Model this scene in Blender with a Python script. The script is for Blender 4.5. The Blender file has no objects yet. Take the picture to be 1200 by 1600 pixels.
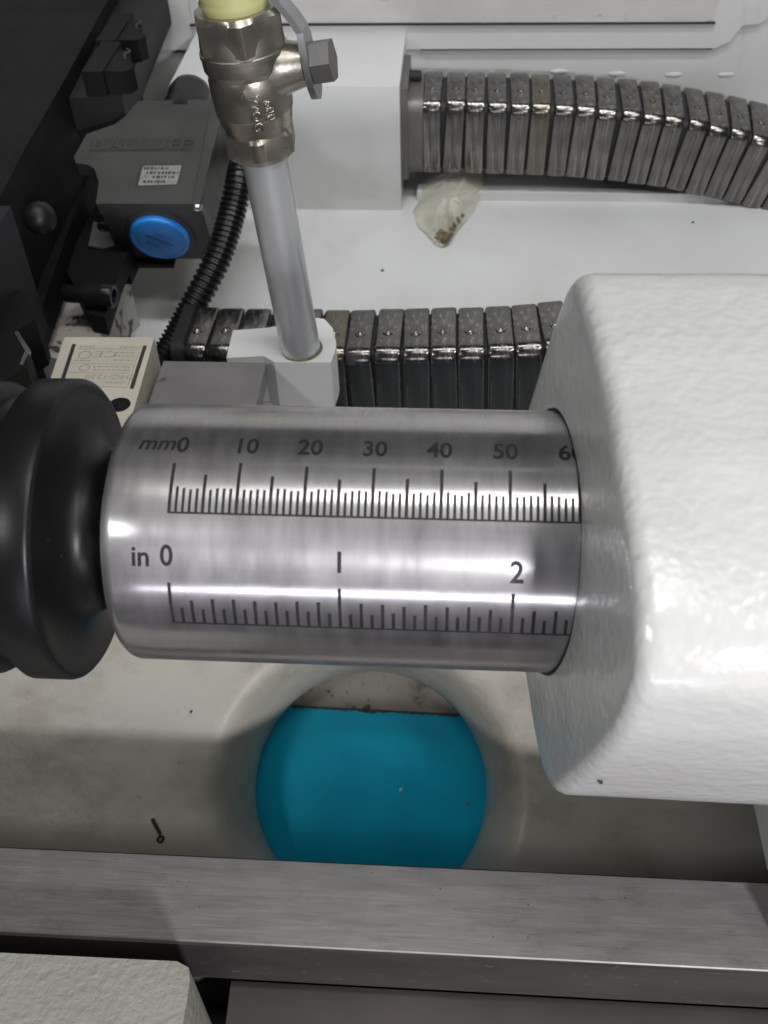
import bpy, bmesh, math, random
from mathutils import Vector, Matrix, noise
random.seed(7)
S = 0.001                                    # all numbers below are millimetres
scn = bpy.context.scene
col = scn.collection
R = math.radians
# ------------------------------------------------------------------ camera
CAM = Vector((40.97, -116.8, 123.1))
YAW, PITCH, ROLL = .0877, R(45), -.0369
fw = Vector((-math.sin(YAW)*math.cos(PITCH), math.cos(YAW)*math.cos(PITCH), -math.sin(PITCH)))
rt = fw.cross(Vector((0, 0, 1))).normalized(); up = rt.cross(fw)
rt, up = math.cos(ROLL)*rt+math.sin(ROLL)*up, -math.sin(ROLL)*rt+math.cos(ROLL)*up
cd = bpy.data.cameras.new('camera'); cam = bpy.data.objects.new('camera', cd); col.objects.link(cam)
cam.matrix_world = Matrix(((rt.x, up.x, -fw.x, CAM.x*S), (rt.y, up.y, -fw.y, CAM.y*S), (rt.z, up.z, -fw.z, CAM.z*S), (0, 0, 0, 1)))
cd.sensor_fit = 'VERTICAL'; cd.sensor_height = 36; cd.lens = 36
cd.clip_start = .005; cd.clip_end = 20
cd.dof.use_dof = True; cd.dof.focus_distance = .215; cd.dof.aperture_fstop = 44
scn.camera = cam
# ------------------------------------------------------------------ world and lamps
w = bpy.data.worlds.new('World'); scn.world = w; w.use_nodes = True
w.node_tree.nodes['Background'].inputs[0].default_value = (.93, .96, 1, 1)
w.node_tree.nodes['Background'].inputs[1].default_value = .033
def lamp(name, pos, tgt, sx, sy, power, colr=(1, 1, 1)):
    l = bpy.data.lights.new(name, 'AREA'); l.shape = 'RECTANGLE'; l.size = sx*S; l.size_y = sy*S
    l.energy = power; l.color = colr
    o = bpy.data.objects.new(name, l); col.objects.link(o)
    p = Vector(pos); d = Vector(tgt)-p
    o.location = p*S; o.rotation_euler = d.to_track_quat('-Z', 'Y').to_euler()
    return o
lamp('tail_fill', (300, -100, 430), (90, 10, 0), 240, 60, .85, (1, .99, .965))  # added fill, set far right so that it lights the tailstock alone
lamp('ceiling_spot', (42, -78, 440), (36, 0, 0), 160, 70, .38, (1, .99, .965))
lamp('work_lamp', (250, -440, 195), (30, 0, -60), 46, 30, 2.1, (.975, .96, 1))
rear = lamp('rear_tube', (50, 130, 400), (50, 275, -90), 460, 30, .26, (.97, .985, 1))
rear.data.spread = R(72)
lamp('left_fill', (-230, -200, 220), (20, 0, 0), 70, 20, .30, (.97, .97, 1))  # added left fill for the tailstock face, also streaks the quill's left end
lamp('low_tube', (20, -460, -20), (30, 0, -10), 260, 14, .32, (.92, .89, 1))
scn.cycles.caustics_reflective = False
scn.view_settings.view_transform = 'Standard'; scn.view_settings.look = 'None'
scn.view_settings.exposure = 0; scn.view_settings.gamma = 1
scn.render.engine = 'CYCLES'
# ------------------------------------------------------------------ materials
def newmat(name):
    m = bpy.data.materials.new(name); m.use_nodes = True
    nt = m.node_tree; return m, nt, nt.nodes['Principled BSDF']
def N(nt, t, **k):
    n = nt.nodes.new(t)
    for a, b in k.items(): setattr(n, a, b)
    return n
def texco(nt, stretch=(1, 1, 1)):
    tc = N(nt, 'ShaderNodeTexCoord'); mp = N(nt, 'ShaderNodeMapping'); mp.inputs['Scale'].default_value = stretch
    nt.links.new(tc.outputs['Object'], mp.inputs['Vector']); return mp.outputs['Vector']
def noi(nt, scale, detail=4, stretch=(1, 1, 1), rough=.55):
    n = N(nt, 'ShaderNodeTexNoise'); n.inputs['Scale'].default_value = scale; n.inputs['Detail'].default_value = detail
    n.inputs['Roughness'].default_value = rough
    nt.links.new(texco(nt, stretch), n.inputs['Vector']); return n.outputs['Fac']
def ramp(nt, src, lo, hi, a=0., b=1.):
    n = N(nt, 'ShaderNodeMapRange'); n.clamp = True
    for i, v in zip((1, 2, 3, 4), (lo, hi, a, b)): n.inputs[i].default_value = v
    nt.links.new(src, n.inputs[0]); return n.outputs[0]
def mix(nt, fac, a, b):
    n = N(nt, 'ShaderNodeMix'); n.data_type = 'RGBA'
    for sock, v in ((n.inputs['Factor'], fac), (n.inputs['A'], a), (n.inputs['B'], b)):
        if isinstance(v, (tuple, list)): sock.default_value = (*v, 1) if len(v) == 3 else v
        elif isinstance(v, (int, float)): sock.default_value = v
        else: nt.links.new(v, sock)
    return n.outputs['Result']
def bump(nt, src, dist, strength=1., prev=None):
    n = N(nt, 'ShaderNodeBump'); n.inputs['Distance'].default_value = dist*S; n.inputs['Strength'].default_value = strength
    nt.links.new(src, n.inputs['Height'])
    if prev is not None: nt.links.new(prev, n.inputs['Normal'])
    return n.outputs['Normal']
def M(name, c, rough=.5, metal=0, var=None, rvar=None, bumps=(), dirt=(), spec=.5):
    """var=(scale, dark colour, amount, stretch); bumps=[(scale, mm, detail, stretch)]; dirt=[(scale, lo, hi, colour, amount, stretch)]"""
    m, nt, b = newmat(name); cur = tuple(c)
    if var:
        sc, c2, amt, st = var
        cur = mix(nt, ramp(nt, noi(nt, sc, 5, st), .35, .7, 0, amt), cur, c2)
    for sc, lo, hi, dc, amt, st in dirt:
        cur = mix(nt, ramp(nt, noi(nt, sc, 6, st, .65), lo, hi, 0, amt), cur, dc)
    if isinstance(cur, tuple): b.inputs['Base Color'].default_value = (*cur, 1)
    else: nt.links.new(cur, b.inputs['Base Color'])
    b.inputs['Metallic'].default_value = metal; b.inputs['Specular IOR Level'].default_value = spec
    if rvar:
        sc, r2, st = rvar
        nt.links.new(ramp(nt, noi(nt, sc, 5, st), .3, .7, rough, r2), b.inputs['Roughness'])
    else: b.inputs['Roughness'].default_value = rough
    nrm = None
    for sc, mm, det, st in bumps: nrm = bump(nt, noi(nt, sc, det, st), mm, 1, nrm)
    if nrm is not None: nt.links.new(nrm, b.inputs['Normal'])
    return m
I3 = (1, 1, 1)
MT = {}
MT['pan'] = M('pan_paint', (.68, .685, .68), .42, var=(14, (.56, .56, .55), .7, I3), rvar=(40, .55, I3), bumps=[(350, .05, 3, I3)],
              dirt=[(26, .56, .78, (.50, .49, .46), .6, (1, .5, 1)), (900, .715, .745, (.10, .09, .07), .8, I3)])
MT['wall'] = M('wall_paint', (.60, .60, .59), .45, var=(12, (.50, .50, .49), .6, I3), bumps=[(300, .05, 3, I3)],
               dirt=[(60, .60, .80, (.33, .32, .29), .6, (1, 1, .4))])
MT['panel'] = M('worn_panel_paint', (.55, .545, .53), .5, var=(22, (.43, .425, .41), .9, (1, 1, 2)), bumps=[(300, .05, 3, I3)],
                dirt=[(45, .60, .72, (.10, .095, .085), .75, (1, 1, 2.2)), (25, .62, .75, (.42, .31, .29), .6, I3)])
MT['chute'] = M('chute_paint', (.46, .445, .385), .38, var=(18, (.33, .30, .24), .7, I3), rvar=(60, .55, I3),
                bumps=[(160, .35, 3, I3), (900, .05, 3, I3)], dirt=[(30, .48, .68, (.22, .19, .14), .55, (1, 1.6, 1.6)), (240, .68, .74, (.12, .10, .06), .8, I3), (700, .70, .73, (.05, .04, .03), .8, I3)])
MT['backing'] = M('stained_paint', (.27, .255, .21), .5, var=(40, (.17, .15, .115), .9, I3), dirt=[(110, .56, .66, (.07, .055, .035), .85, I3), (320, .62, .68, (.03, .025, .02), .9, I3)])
def tail_mat():
    m, nt, b = newmat('tailstock_paint')
    c = mix(nt, ramp(nt, noi(nt, 40, 4), .35, .7), (.66, .665, .64), (.60, .603, .57))
    c = mix(nt, ramp(nt, noi(nt, 300, 6), .70, .74, 0, .5), c, (.36, .35, .31))
    nt.links.new(c, b.inputs['Base Color']); b.inputs['Roughness'].default_value = .24
    n1 = bump(nt, noi(nt, 480, 1), .22, .85); n2 = bump(nt, noi(nt, 700, 1), .07, .8, n1)
    nt.links.new(n2, b.inputs['Normal']); b.inputs['Coat Weight'].default_value = .3; b.inputs['Coat Roughness'].default_value = .16
    return m
MT['tail'] = tail_mat()
def quill_mat():
    m, nt, b = newmat('ground_steel'); b2 = N(nt, 'ShaderNodeBsdfPrincipled')
    c = mix(nt, ramp(nt, noi(nt, 200, 5, (.03, 1, 1)), .3, .7), (.69, .675, .685), (.50, .487, .497))
    c = mix(nt, ramp(nt, noi(nt, 160, 6, (1.5, .35, .35)), .5, .75, 0, .3), c, (.74, .73, .74))
    c = mix(nt, ramp(nt, noi(nt, 35, 3, I3), .5, .75, 0, .35), c, (.56, .49, .48))
    tg = N(nt, 'ShaderNodeTangent', direction_type='RADIAL', axis='X')
    n1 = bump(nt, noi(nt, 420, 3, (.02, 1, 1)), .006, 1)
    for q_, r0, r1, an in ((b, .18, .29, .78), (b2, .5, .62, .5)):
        nt.links.new(c, q_.inputs['Base Color']); q_.inputs['Metallic'].default_value = 1
        nt.links.new(ramp(nt, noi(nt, 230, 6, (1.6, .35, .35)), .3, .75, r0, r1), q_.inputs['Roughness'])
        q_.inputs['Anisotropic'].default_value = an; q_.inputs['Anisotropic Rotation'].default_value = .25
        nt.links.new(tg.outputs[0], q_.inputs['Tangent']); nt.links.new(n1, q_.inputs['Normal'])
    mx = N(nt, 'ShaderNodeMixShader')
    nt.links.new(ramp(nt, noi(nt, 120, 6, (1.8, .5, .5)), .35, .7, .38, .62), mx.inputs[0])
    nt.links.new(b.outputs[0], mx.inputs[1]); nt.links.new(b2.outputs[0], mx.inputs[2])
    nt.links.new(mx.outputs[0], nt.nodes['Material Output'].inputs[0]); return m
MT['quill'] = quill_mat()
def way_mat():
    m, nt, b = newmat('way_steel')
    c = mix(nt, ramp(nt, noi(nt, 24, 5, (.7, 1.2, 1)), .35, .68), (.40, .385, .375), (.31, .293, .283))
    c = mix(nt, ramp(nt, noi(nt, 1500, 6, (.07, 1.6, 1), .75), .5, .66, 0, .45), c, (.56, .55, .54))
    c = mix(nt, ramp(nt, noi(nt, 1300, 6, (.06, 1.5, 1), .75), .55, .68, 0, .5), c, (.16, .15, .145))
    c = mix(nt, ramp(nt, noi(nt, 110, 8, (.8, 1.2, 1), .8), .55, .70, 0, .45), c, (.20, .185, .18))
    c = mix(nt, ramp(nt, noi(nt, 260, 8, (.9, 1.1, 1), .8), .60, .72, 0, .5), c, (.58, .57, .56))
    c = mix(nt, ramp(nt, noi(nt, 900, 3), .72, .75, 0, .9), c, (.03, .028, .025))
    nt.links.new(c, b.inputs['Base Color']); b.inputs['Metallic'].default_value = .65
    nt.links.new(ramp(nt, noi(nt, 260, 6, (.3, 1.5, 1)), .3, .7, .42, .62), b.inputs['Roughness'])
    n1 = bump(nt, noi(nt, 900, 5, (.10, 1.4, 1)), .02); n2 = bump(nt, noi(nt, 90, 4), .02, 1, n1)
    nt.links.new(n2, b.inputs['Normal']); return m
MT['way'] = way_mat()
MT['slide'] = M('slide_steel', (.16, .145, .138), .5, .8, var=(30, (.11, .098, .094), .8, (1, .5, 1)), bumps=[(500, .03, 4, (.25, 1, 1))])
MT['plate'] = M('grey_steel_plate', (.42, .40, .40), .5, 1, var=(50, (.29, .27, .27), .8, I3), bumps=[(600, .03, 4, I3)],
                dirt=[(200, .64, .7, (.12, .11, .11), .7, I3)])
MT['dark'] = M('dark_gap', (.02, .02, .022), .6)
MT['black'] = M('black_paint', (.005, .005, .0054), .6, spec=.2, var=(30, (.011, .0107, .0107), .8, I3), rvar=(90, .7, I3), bumps=[(700, .04, 3, I3)],
                dirt=[(500, .72, .75, (.25, .25, .24), .5, I3)])
MT['blackgrey'] = M('grey_black_paint', (.017, .017, .018), .55, spec=.3, var=(35, (.013, .013, .013), .8, I3), bumps=[(700, .04, 3, I3)])
MT['gloss'] = M('black_gloss', (.006, .006, .0065), .32, spec=.35, rvar=(60, .46, I3), var=(40, (.012, .012, .012), .8, I3), bumps=[(600, .02, 3, I3)], dirt=[(260, .68, .75, (.06, .06, .058), .7, I3)])
MT['rubber'] = M('black_rubber', (.007, .007, .0075), .34, spec=.4)
MT['switch'] = M('switch_housing', (.048, .047, .044), .42, 0, var=(60, (.034, .033, .030), .9, I3), rvar=(150, .6, I3), bumps=[(900, .03, 3, I3)],
                 dirt=[(800, .715, .74, (.3, .29, .27), .6, I3)])
MT['blue'] = M('blue_plastic', (.03, .33, .95), .38, var=(120, (.02, .21, .70), .8, I3))
MT['bluesheet'] = M('blue_film', (.0, .40, .60), .5, spec=.2, var=(26, (.0, .25, .42), .95, I3), bumps=[(60, .3, 4, I3)],
                    dirt=[(900, .74, .76, (.3, .4, .42), .5, I3)])
MT['cream'] = M('cream_plastic', (.60, .565, .47), .5, var=(60, (.50, .465, .375), .7, I3), bumps=[(900, .02, 3, I3)],
                dirt=[(350, .69, .74, (.10, .08, .05), .8, I3)])
MT['label'] = M('worn_label', (.56, .52, .43), .55, var=(120, (.47, .43, .35), .8, I3))
MT['print'] = M('faded_print', (.33, .30, .245), .6)
MT['white'] = M('white_enamel', (.80, .80, .79), .45, bumps=[(260, .12, 3, I3)], dirt=[(420, .70, .735, (.25, .23, .14), .7, I3)])
MT['nickel'] = M('nickel_brass', (.49, .46, .41), .25, .9, var=(70, (.32, .29, .24), .9, I3), rvar=(160, .42, I3), bumps=[(700, .05, 3, I3), (180, .06, 2, I3)],
                 dirt=[(300, .66, .74, (.06, .05, .035), .8, I3)])
MT['zinc'] = M('zinc_steel', (.52, .52, .52), .38, 1, var=(150, (.36, .36, .36), .8, I3), bumps=[(500, .05, 3, I3)])
MT['alu'] = M('drawn_aluminium', (.70, .715, .73), .42, .65, var=(60, (.60, .62, .645), .7, (1, 1, .15)), bumps=[(600, .015, 3, (1, 1, .06))])
MT['yellow'] = M('yellow_hose', (.62, .62, .30), .3, var=(120, (.50, .49, .20), .8, I3))
def cond_mat():
    m, nt, b = newmat('conduit_steel')
    c = mix(nt, ramp(nt, noi(nt, 120, 5), .35, .7), (.22, .21, .196), (.13, .122, .112))
    c = mix(nt, ramp(nt, noi(nt, 420, 6, (2.4, 1, .10)), .54, .66, 0, .7), c, (.45, .44, .42))
    c = mix(nt, ramp(nt, noi(nt, 60, 3), .62, .72, 0, .4), c, (.25, .21, .09))
    oi = N(nt, 'ShaderNodeObjectInfo')
    c = mix(nt, ramp(nt, oi.outputs['Random'], .1, .9, 0, .45), c, (.13, .125, .12))
    c = mix(nt, ramp(nt, oi.outputs['Random'], .93, .95, 0, .22), c, (.26, .22, .08))
    nt.links.new(c, b.inputs['Base Color']); b.inputs['Metallic'].default_value = .92
    nt.links.new(ramp(nt, noi(nt, 300, 5, (2, 1, .15)), .3, .75, .10, .34), b.inputs['Roughness'])
    nt.links.new(bump(nt, noi(nt, 350, 3), .003), b.inputs['Normal']); return m
MT['cond'] = cond_mat()
MT['shadeside'] = M('shaded_conduit_steel', (.012, .016, .016), .3, .3, var=(200, (.03, .04, .04), .8, (3, 1, .2)), dirt=[(420, .66, .72, (.16, .18, .17), .8, (2.6, 1, .1))])  # lower conduit front: shade and dark reflections put into the colour
MT['flange'] = M('cast_grey', (.20, .195, .19), .5, .6, var=(80, (.14, .135, .13), .8, I3), bumps=[(400, .06, 3, I3)])
MT['wornwhite'] = M('worn_white_paint', (.50, .49, .45), .5, var=(35, (.34, .29, .24), .9, I3), bumps=[(300, .08, 3, I3)],
                    dirt=[(130, .57, .62, (.03, .03, .03), .95, (1, 1, 1)), (40, .55, .72, (.26, .24, .20), .7, I3)])
MT['cover'] = M('textured_cream_paint', (.34, .34, .295), .48, var=(30, (.27, .265, .225), .7, I3), bumps=[(520, .42, 2, I3), (1500, .06, 2, I3)])
def bag_mat():
    m, nt, b = newmat('clear_film')
    b.inputs['Base Color'].default_value = (.86, .85, .72, 1); b.inputs['Roughness'].default_value = .14
    b.inputs['Transmission Weight'].default_value = .35
    tr = N(nt, 'ShaderNodeBsdfTransparent'); mx = N(nt, 'ShaderNodeMixShader')
    mx.inputs[0].default_value = .6
    nt.links.new(tr.outputs[0], mx.inputs[1]); nt.links.new(b.outputs[0], mx.inputs[2])
    nt.links.new(mx.outputs[0], nt.nodes['Material Output'].inputs[0])
    nt.links.new(bump(nt, noi(nt, 140, 4), .5), b.inputs['Normal']); return m
MT['bag'] = bag_mat()
MT['grit'] = M('brown_grit', (.20, .17, .09), .6, var=(300, (.09, .075, .04), .9, I3))
MT['ink'] = M('black_engraving', (.010, .009, .009), .55, var=(300, (.03, .028, .028), .6, I3))
MT['chip'] = M('dirt_chip', (.02, .018, .015), .6)
MT['bright'] = M('bright_chip', (.85, .85, .85), .3, 1)
# ------------------------------------------------------------------ mesh helpers
def finish(bm, name, mat, parent=None, base=None, bev=0, seg=2, smooth=True, ang=35):
    """bm in world millimetres -> one mesh object; with no parent its origin sits at its own base"""
    if bev:
        ed = [e for e in bm.edges if len(e.link_faces) == 2 and e.calc_face_angle(0) > R(30)]
        bmesh.ops.bevel(bm, geom=ed, offset=bev, segments=seg, affect='EDGES', profile=.5, clamp_overlap=True)
    bmesh.ops.recalc_face_normals(bm, faces=bm.faces[:])
    if parent is not None:
        p = parent
        off = Vector((0, 0, 0))
        while p is not None: off += Vector(p.get('_o', (0, 0, 0))); p = p.parent
    else:
        xs = [v.co for v in bm.verts]
        off = Vector(((min(c.x for c in xs)+max(c.x for c in xs))/2, (min(c.y for c in xs)+max(c.y for c in xs))/2, min(c.z for c in xs))) if base is None else Vector(base)
    bmesh.ops.translate(bm, verts=bm.verts[:], vec=-off)
    bmesh.ops.scale(bm, verts=bm.verts[:], vec=(S, S, S))
    me = bpy.data.meshes.new(name); bm.to_mesh(me); bm.free()
    if smooth:
        me.polygons.foreach_set('use_smooth', [True]*len(me.polygons)); me.set_sharp_from_angle(angle=R(ang))
    me.materials.append(MT[mat] if isinstance(mat, str) else mat)
    o = bpy.data.objects.new(name, me); col.objects.link(o)
    if parent is not None: o.parent = parent
    else: o.location = off*S; o['_o'] = tuple(off)
    return o
def thing(name, label, cat, loc, group=None):
    o = bpy.data.objects.new(name, None); col.objects.link(o); o.empty_display_size = .01
    o.location = Vector(loc)*S; o['_o'] = tuple(float(c) for c in loc)
    return tag(o, label, cat, group)
def tag(o, label, cat, group=None):
    o['label'] = label; o['category'] = cat
    if group: o['group'] = group
    return o
def struct(o, label=None, cat=None):
    o['kind'] = 'structure'
    if label: o['label'] = label
    if cat: o['category'] = cat
    return o
def BM(): return bmesh.new()
def box(x0, x1, y0, y1, z0, z1, bm=None):
    bm = bm or BM()
    v = [bm.verts.new((x, y, z)) for x in (x0, x1) for y in (y0, y1) for z in (z0, z1)]
    for f in ((0, 1, 3, 2), (4, 6, 7, 5), (0, 4, 5, 1), (2, 3, 7, 6), (0, 2, 6, 4), (1, 5, 7, 3)): bm.faces.new([v[i] for i in f])
    return bm
def prism(pts, O, a, b, d0, d1, bm=None):
    """outline pts (u,v) in the plane O + u a + v b, extruded along a x b from d0 to d1"""
    bm = bm or BM(); O = Vector(O); a = Vector(a); b = Vector(b); n = a.cross(b).normalized()
    lo = [bm.verts.new(O+a*p[0]+b*p[1]+n*d0) for p in pts]; hi = [bm.verts.new(O+a*p[0]+b*p[1]+n*d1) for p in pts]
    k = len(pts)
    for i in range(k): bm.faces.new((lo[i], lo[(i+1) % k], hi[(i+1) % k], hi[i]))
    bm.faces.new(lo[::-1]); bm.faces.new(hi); return bm
def frame(d):
    d = Vector(d).normalized(); t = Vector((0, 0, 1)) if abs(d.z) < .9 else Vector((1, 0, 0))
    a = d.cross(t).normalized(); return d, a, d.cross(a).normalized() * -1
def lathe(prof, O, d, n=48, bm=None, cap=True):
    """prof = [(t, r)...] along d from O"""
    bm = bm or BM(); O = Vector(O); d, a, b = frame(d); rings = []
    for t, r in prof:
        rings.append([bm.verts.new(O+d*t+(a*math.cos(2*math.pi*i/n)+b*math.sin(2*math.pi*i/n))*r) for i in range(n)])
    for p, q in zip(rings, rings[1:]):
        for i in range(n): bm.faces.new((p[i], p[(i+1) % n], q[(i+1) % n], q[i]))
    if cap: bm.faces.new(rings[0][::-1]); bm.faces.new(rings[-1])
    return bm
def spline(pts, n):
    P = [Vector(p) for p in pts]; P = [2*P[0]-P[1]]+P+[2*P[-1]-P[-2]]; out = []
    m = len(P)-3
    for i in range(n+1):
        u = i/n*m; k = min(int(u), m-1); t = u-k; a, b, c, d = P[k:k+4]
        out.append(.5*((2*b)+(c-a)*t+(2*a-5*b+4*c-d)*t*t+(3*b-a-3*c+d)*t**3))
    return out
def sweep(path, rad, n=16, bm=None):
    bm = bm or BM(); rings = []; ref = None
    for i, p in enumerate(path):
        d = (path[min(i+1, len(path)-1)]-path[max(i-1, 0)]).normalized()
        if ref is None: ref = d.orthogonal().normalized()
        ref = (ref-d*ref.dot(d)).normalized(); b = d.cross(ref); r = rad(i) if callable(rad) else rad
        rings.append([bm.verts.new(p+(ref*math.cos(2*math.pi*k/n)+b*math.sin(2*math.pi*k/n))*r) for k in range(n)])
    for p, q in zip(rings, rings[1:]):
        for i in range(n): bm.faces.new((p[i], p[(i+1) % n], q[(i+1) % n], q[i]))
    bm.faces.new(rings[0][::-1]); bm.faces.new(rings[-1]); return bm
def text_bm(s, height, mapf, extrude=.0, maxlen=.8, ref='0', shear=0, width=1., bold=0.):
    """text centred on 0,0 with capital height `height` mm, every vertex sent through mapf(u, v, w) -> world mm"""
    cu = bpy.data.curves.new('t', 'FONT'); cu.body = s; cu.size = 1; cu.align_x = 'CENTER'; cu.shear = shear
    cu.resolution_u = 4; cu.offset = bold
    ob = bpy.data.objects.new('t', cu); col.objects.link(ob)
    dg = bpy.context.evaluated_depsgraph_get(); me = ob.evaluated_get(dg).to_mesh()
    bm = BM(); bm.from_mesh(me); ob.evaluated_get(dg).to_mesh_clear()
    bpy.data.objects.remove(ob); bpy.data.curves.remove(cu)
    k = height/.70
    bmesh.ops.scale(bm, verts=bm.verts[:], vec=(k*width, k, 1))
    bmesh.ops.translate(bm, verts=bm.verts[:], vec=(0, -height/2, 0))
    bmesh.ops.remove_doubles(bm, verts=bm.verts[:], dist=.0005)
    for _ in range(3):
        ed = [e for e in bm.edges if e.calc_length() > maxlen]
        if not ed: break
        bmesh.ops.subdivide_edges(bm, edges=ed, cuts=1)
        bmesh.ops.triangulate(bm, faces=bm.faces[:])
    if extrude:
        g = bmesh.ops.extrude_face_region(bm, geom=bm.faces[:])
        for v in g['geom']:
            if isinstance(v, bmesh.types.BMVert): v.co.z += extrude
    for v in bm.verts: v.co = mapf(v.co.x, v.co.y, v.co.z)
    return bm
def planemap(O, a, b):
    O = Vector(O); a = Vector(a).normalized(); b = Vector(b).normalized(); n = a.cross(b)
    return lambda u, v, w: O+a*u+b*v+n*w
# ================================================================== THE SETTING
# rear pan
bm = BM()
gx, gy = 60, 50
vs = [[bm.verts.new((-220+480*i/gx, 103+260*j/gy, -100+.25*noise.noise((i*.3, j*.3, 0)))) for j in range(gy+1)] for i in range(gx+1)]
for i in range(gx):
    for j in range(gy): bm.faces.new((vs[i][j], vs[i+1][j], vs[i+1][j+1], vs[i][j+1]))
pan = struct(finish(bm, 'coolant_pan', 'pan'), 'pale grey painted pan floor behind the steel quill', 'pan')
finish(box(24, 260, 300, 352, -108, -96), 'pan_ledge', 'pan', pan, bev=.5)
# sloping chute with its flared round hole
CO = Vector((18.7, 35.9, -147.2)); CE = R(55)
cx, cy, cn = Vector((1, 0, 0)), Vector((0, math.sin(CE), math.cos(CE))), Vector((0, -math.cos(CE), math.sin(CE)))
bm = BM(); n = 128; rings = []
prof = [(37.8, -30), (36.8, -26), (37.1, -21), (38.0, -15.5), (39.8, -10.5), (41.8, -6), (43.8, -2.6), (45.6, -.8), (47.6, -.1), (50, 0.15)]
for r, d in prof:
    rings.append([bm.verts.new(CO+cx*(r*math.cos(2*math.pi*i/n))+cy*(r*math.sin(2*math.pi*i/n)+.035*d)+cn*(d+.3*noise.noise((3*math.cos(2*math.pi*i/n), 3*math.sin(2*math.pi*i/n), r*.1)))) for i in range(n)])
for s in (.12, .3, .55, 1.):
    ring = []
    for i in range(n):
        c, q = math.cos(2*math.pi*i/n), math.sin(2*math.pi*i/n)
        k = min((190 if c > 0 else 150)/max(abs(c), 1e-6), (80 if q > 0 else 62)/max(abs(q), 1e-6)); r = 50+(k-50)*s
        p = CO+cx*r*c+cy*r*q; p += cn*(.5*noise.noise(p*.02)+.15)
        ring.append(bm.verts.new(p))
    rings.append(ring)
for p, q in zip(rings, rings[1:]):
    for i in range(n): bm.faces.new((p[i], p[(i+1) % n], q[(i+1) % n], q[i]))
chute = struct(finish(bm, 'chute_slope', 'chute', ang=80), 'off-white painted slope with a flared round opening under the quill', 'slope')
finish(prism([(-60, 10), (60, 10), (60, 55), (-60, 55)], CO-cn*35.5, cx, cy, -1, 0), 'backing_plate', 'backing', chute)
bs = finish(prism([(-60, -60), (60, -60), (60, 22.0), (13, 22.7), (-12, 23.1), (-60, 23.8)], CO-cn*34, cx, cy, -1.2, 0), 'blue_sheet', 'bluesheet', bev=.2)
bm = BM()
for i in range(70):
    u0 = -36+i*1.05; h = random.uniform(.05, .55)*(2.2 if 30 < i < 36 else 1); prism([(u0, 23.0-u0*.015-h), (u0+random.uniform(.6, 1.3), 23.0-u0*.015-h*.6), (u0+1.1, 23.6-u0*.015), (u0, 23.6-u0*.015)], CO-cn*34, cx, cy, .02, .12, bm)
finish(bm, 'edge_grime', 'chip', bs)
tag(bs, 'flat blue sheet seen through the round opening below the quill', 'sheet')
# back wall with recessed panel edges
wall = struct(finish(box(-230, 280, 352, 372, -112, 210), 'back_wall', 'wall'), 'light grey painted rear wall behind the metal conduit', 'wall')
bm = prism([(-120, -53.6), (152, -53.6), (158, -51), (162, -44), (169, -43.5), (175, -38), (192, 10), (192, 25), (-120, 25)], (0, 352, 0), (1, 0, 0), (0, 0, 1), 0, 2.2)
finish(bm, 'raised_panel', 'wall', wall, bev=.5)
bm = prism([(-77, -42), (146, -42.2), (149, -41), (158, 25), (-77, 25)], (0, 349.8, 0), (1, 0, 0), (0, 0, 1), -.4, .8)
finish(bm, 'worn_panel', 'panel', wall, bev=.25)
bm = box(-78, 150, 347.9, 350.2, -42.9, -42.35)
finish(bm, 'panel_gap', 'dark', wall)
bm = box(24, 151, 349.6, 352.2, -54.15, -53.75); finish(bm, 'panel_gap', 'dark', wall)
for x_, z_ in ((86, -64.5), (112, -65.5), (137, -66), (160, -66)):
    g = BM(); bmesh.ops.create_icosphere(g, subdivisions=2, radius=1)
    for v in g.verts: v.co = Vector((x_+v.co.x*4*(1+.3*noise.noise(v.co*2)), 352+v.co.y*.6, z_+v.co.z*1.2))
    finish(g, 'weld_bead', 'wall', wall)
# ================================================================== housing box on the wall
hb = tag(finish(box(-76, 17.5, 291.5, 351.5, -102, -46), 'wall_housing', 'white', bev=1.1, seg=3), 'large white painted box housing on the rear wall, conduit bolted to its side', 'housing')
hb.data.materials.clear(); hb.data.materials.append(MT['pan'])
# ================================================================== QUILL
QR = 21.36
q = thing('tailstock_quill', 'polished steel quill cylinder engraved with millimetre and inch scales', 'quill', (25, 0, -QR))
prof = [(-10.6, 10), (-10.6, 19.8), (-10.2, 20.4), (-9.4, 21.1), (-8.6, QR), (-4, QR), (20, QR), (45, QR), (75, QR)]
barrel = finish(lathe(prof, (0, 0, 0), (1, 0, 0), 160), 'barrel', 'quill', q, ang=25)
def onq(x, phi, h=.012):
    a = R(45)+phi; return Vector((x, -(QR+h)*math.cos(a), (QR+h)*math.sin(a)))
def strip(bm, x0, p0, x1, p1, wd):
    """an engraved line between two points of the barrel surface"""
    if abs(p1-p0) > abs(x1-x0)/QR:
        k = 8; wob = random.uniform(-.04, .04)
        L = [(bm.verts.new(onq(x0-wd/2+wob*0, p0+(p1-p0)*i/k)), bm.verts.new(onq(x0+wd/2, p0+(p1-p0)*i/k))) for i in range(k+1)]
    else:
        k = 60; dp = wd/2/QR
        L = [(bm.verts.new(onq(x0+(x1-x0)*i/k, p0-dp)), bm.verts.new(onq(x0+(x1-x0)*i/k, p0+dp))) for i in range(k+1)]
    for (a, b), (c, d) in zip(L, L[1:]): bm.faces.new((a, b, d, c))
PB, P1, P5, P10 = .156, .335, .43, .53
bm = BM()
for i in range(61):
    t = P10 if i % 10 == 0 else P5 if i % 5 == 0 else P1
    strip(bm, i, PB, i, t+random.uniform(-.012, .012), .42 if i % 5 else .5)
strip(bm, -.15, PB, 60.2, PB, .30)
sc = finish(bm, 'millimetre_scale', 'ink', q)
IB = -.676
bm = BM()
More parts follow.
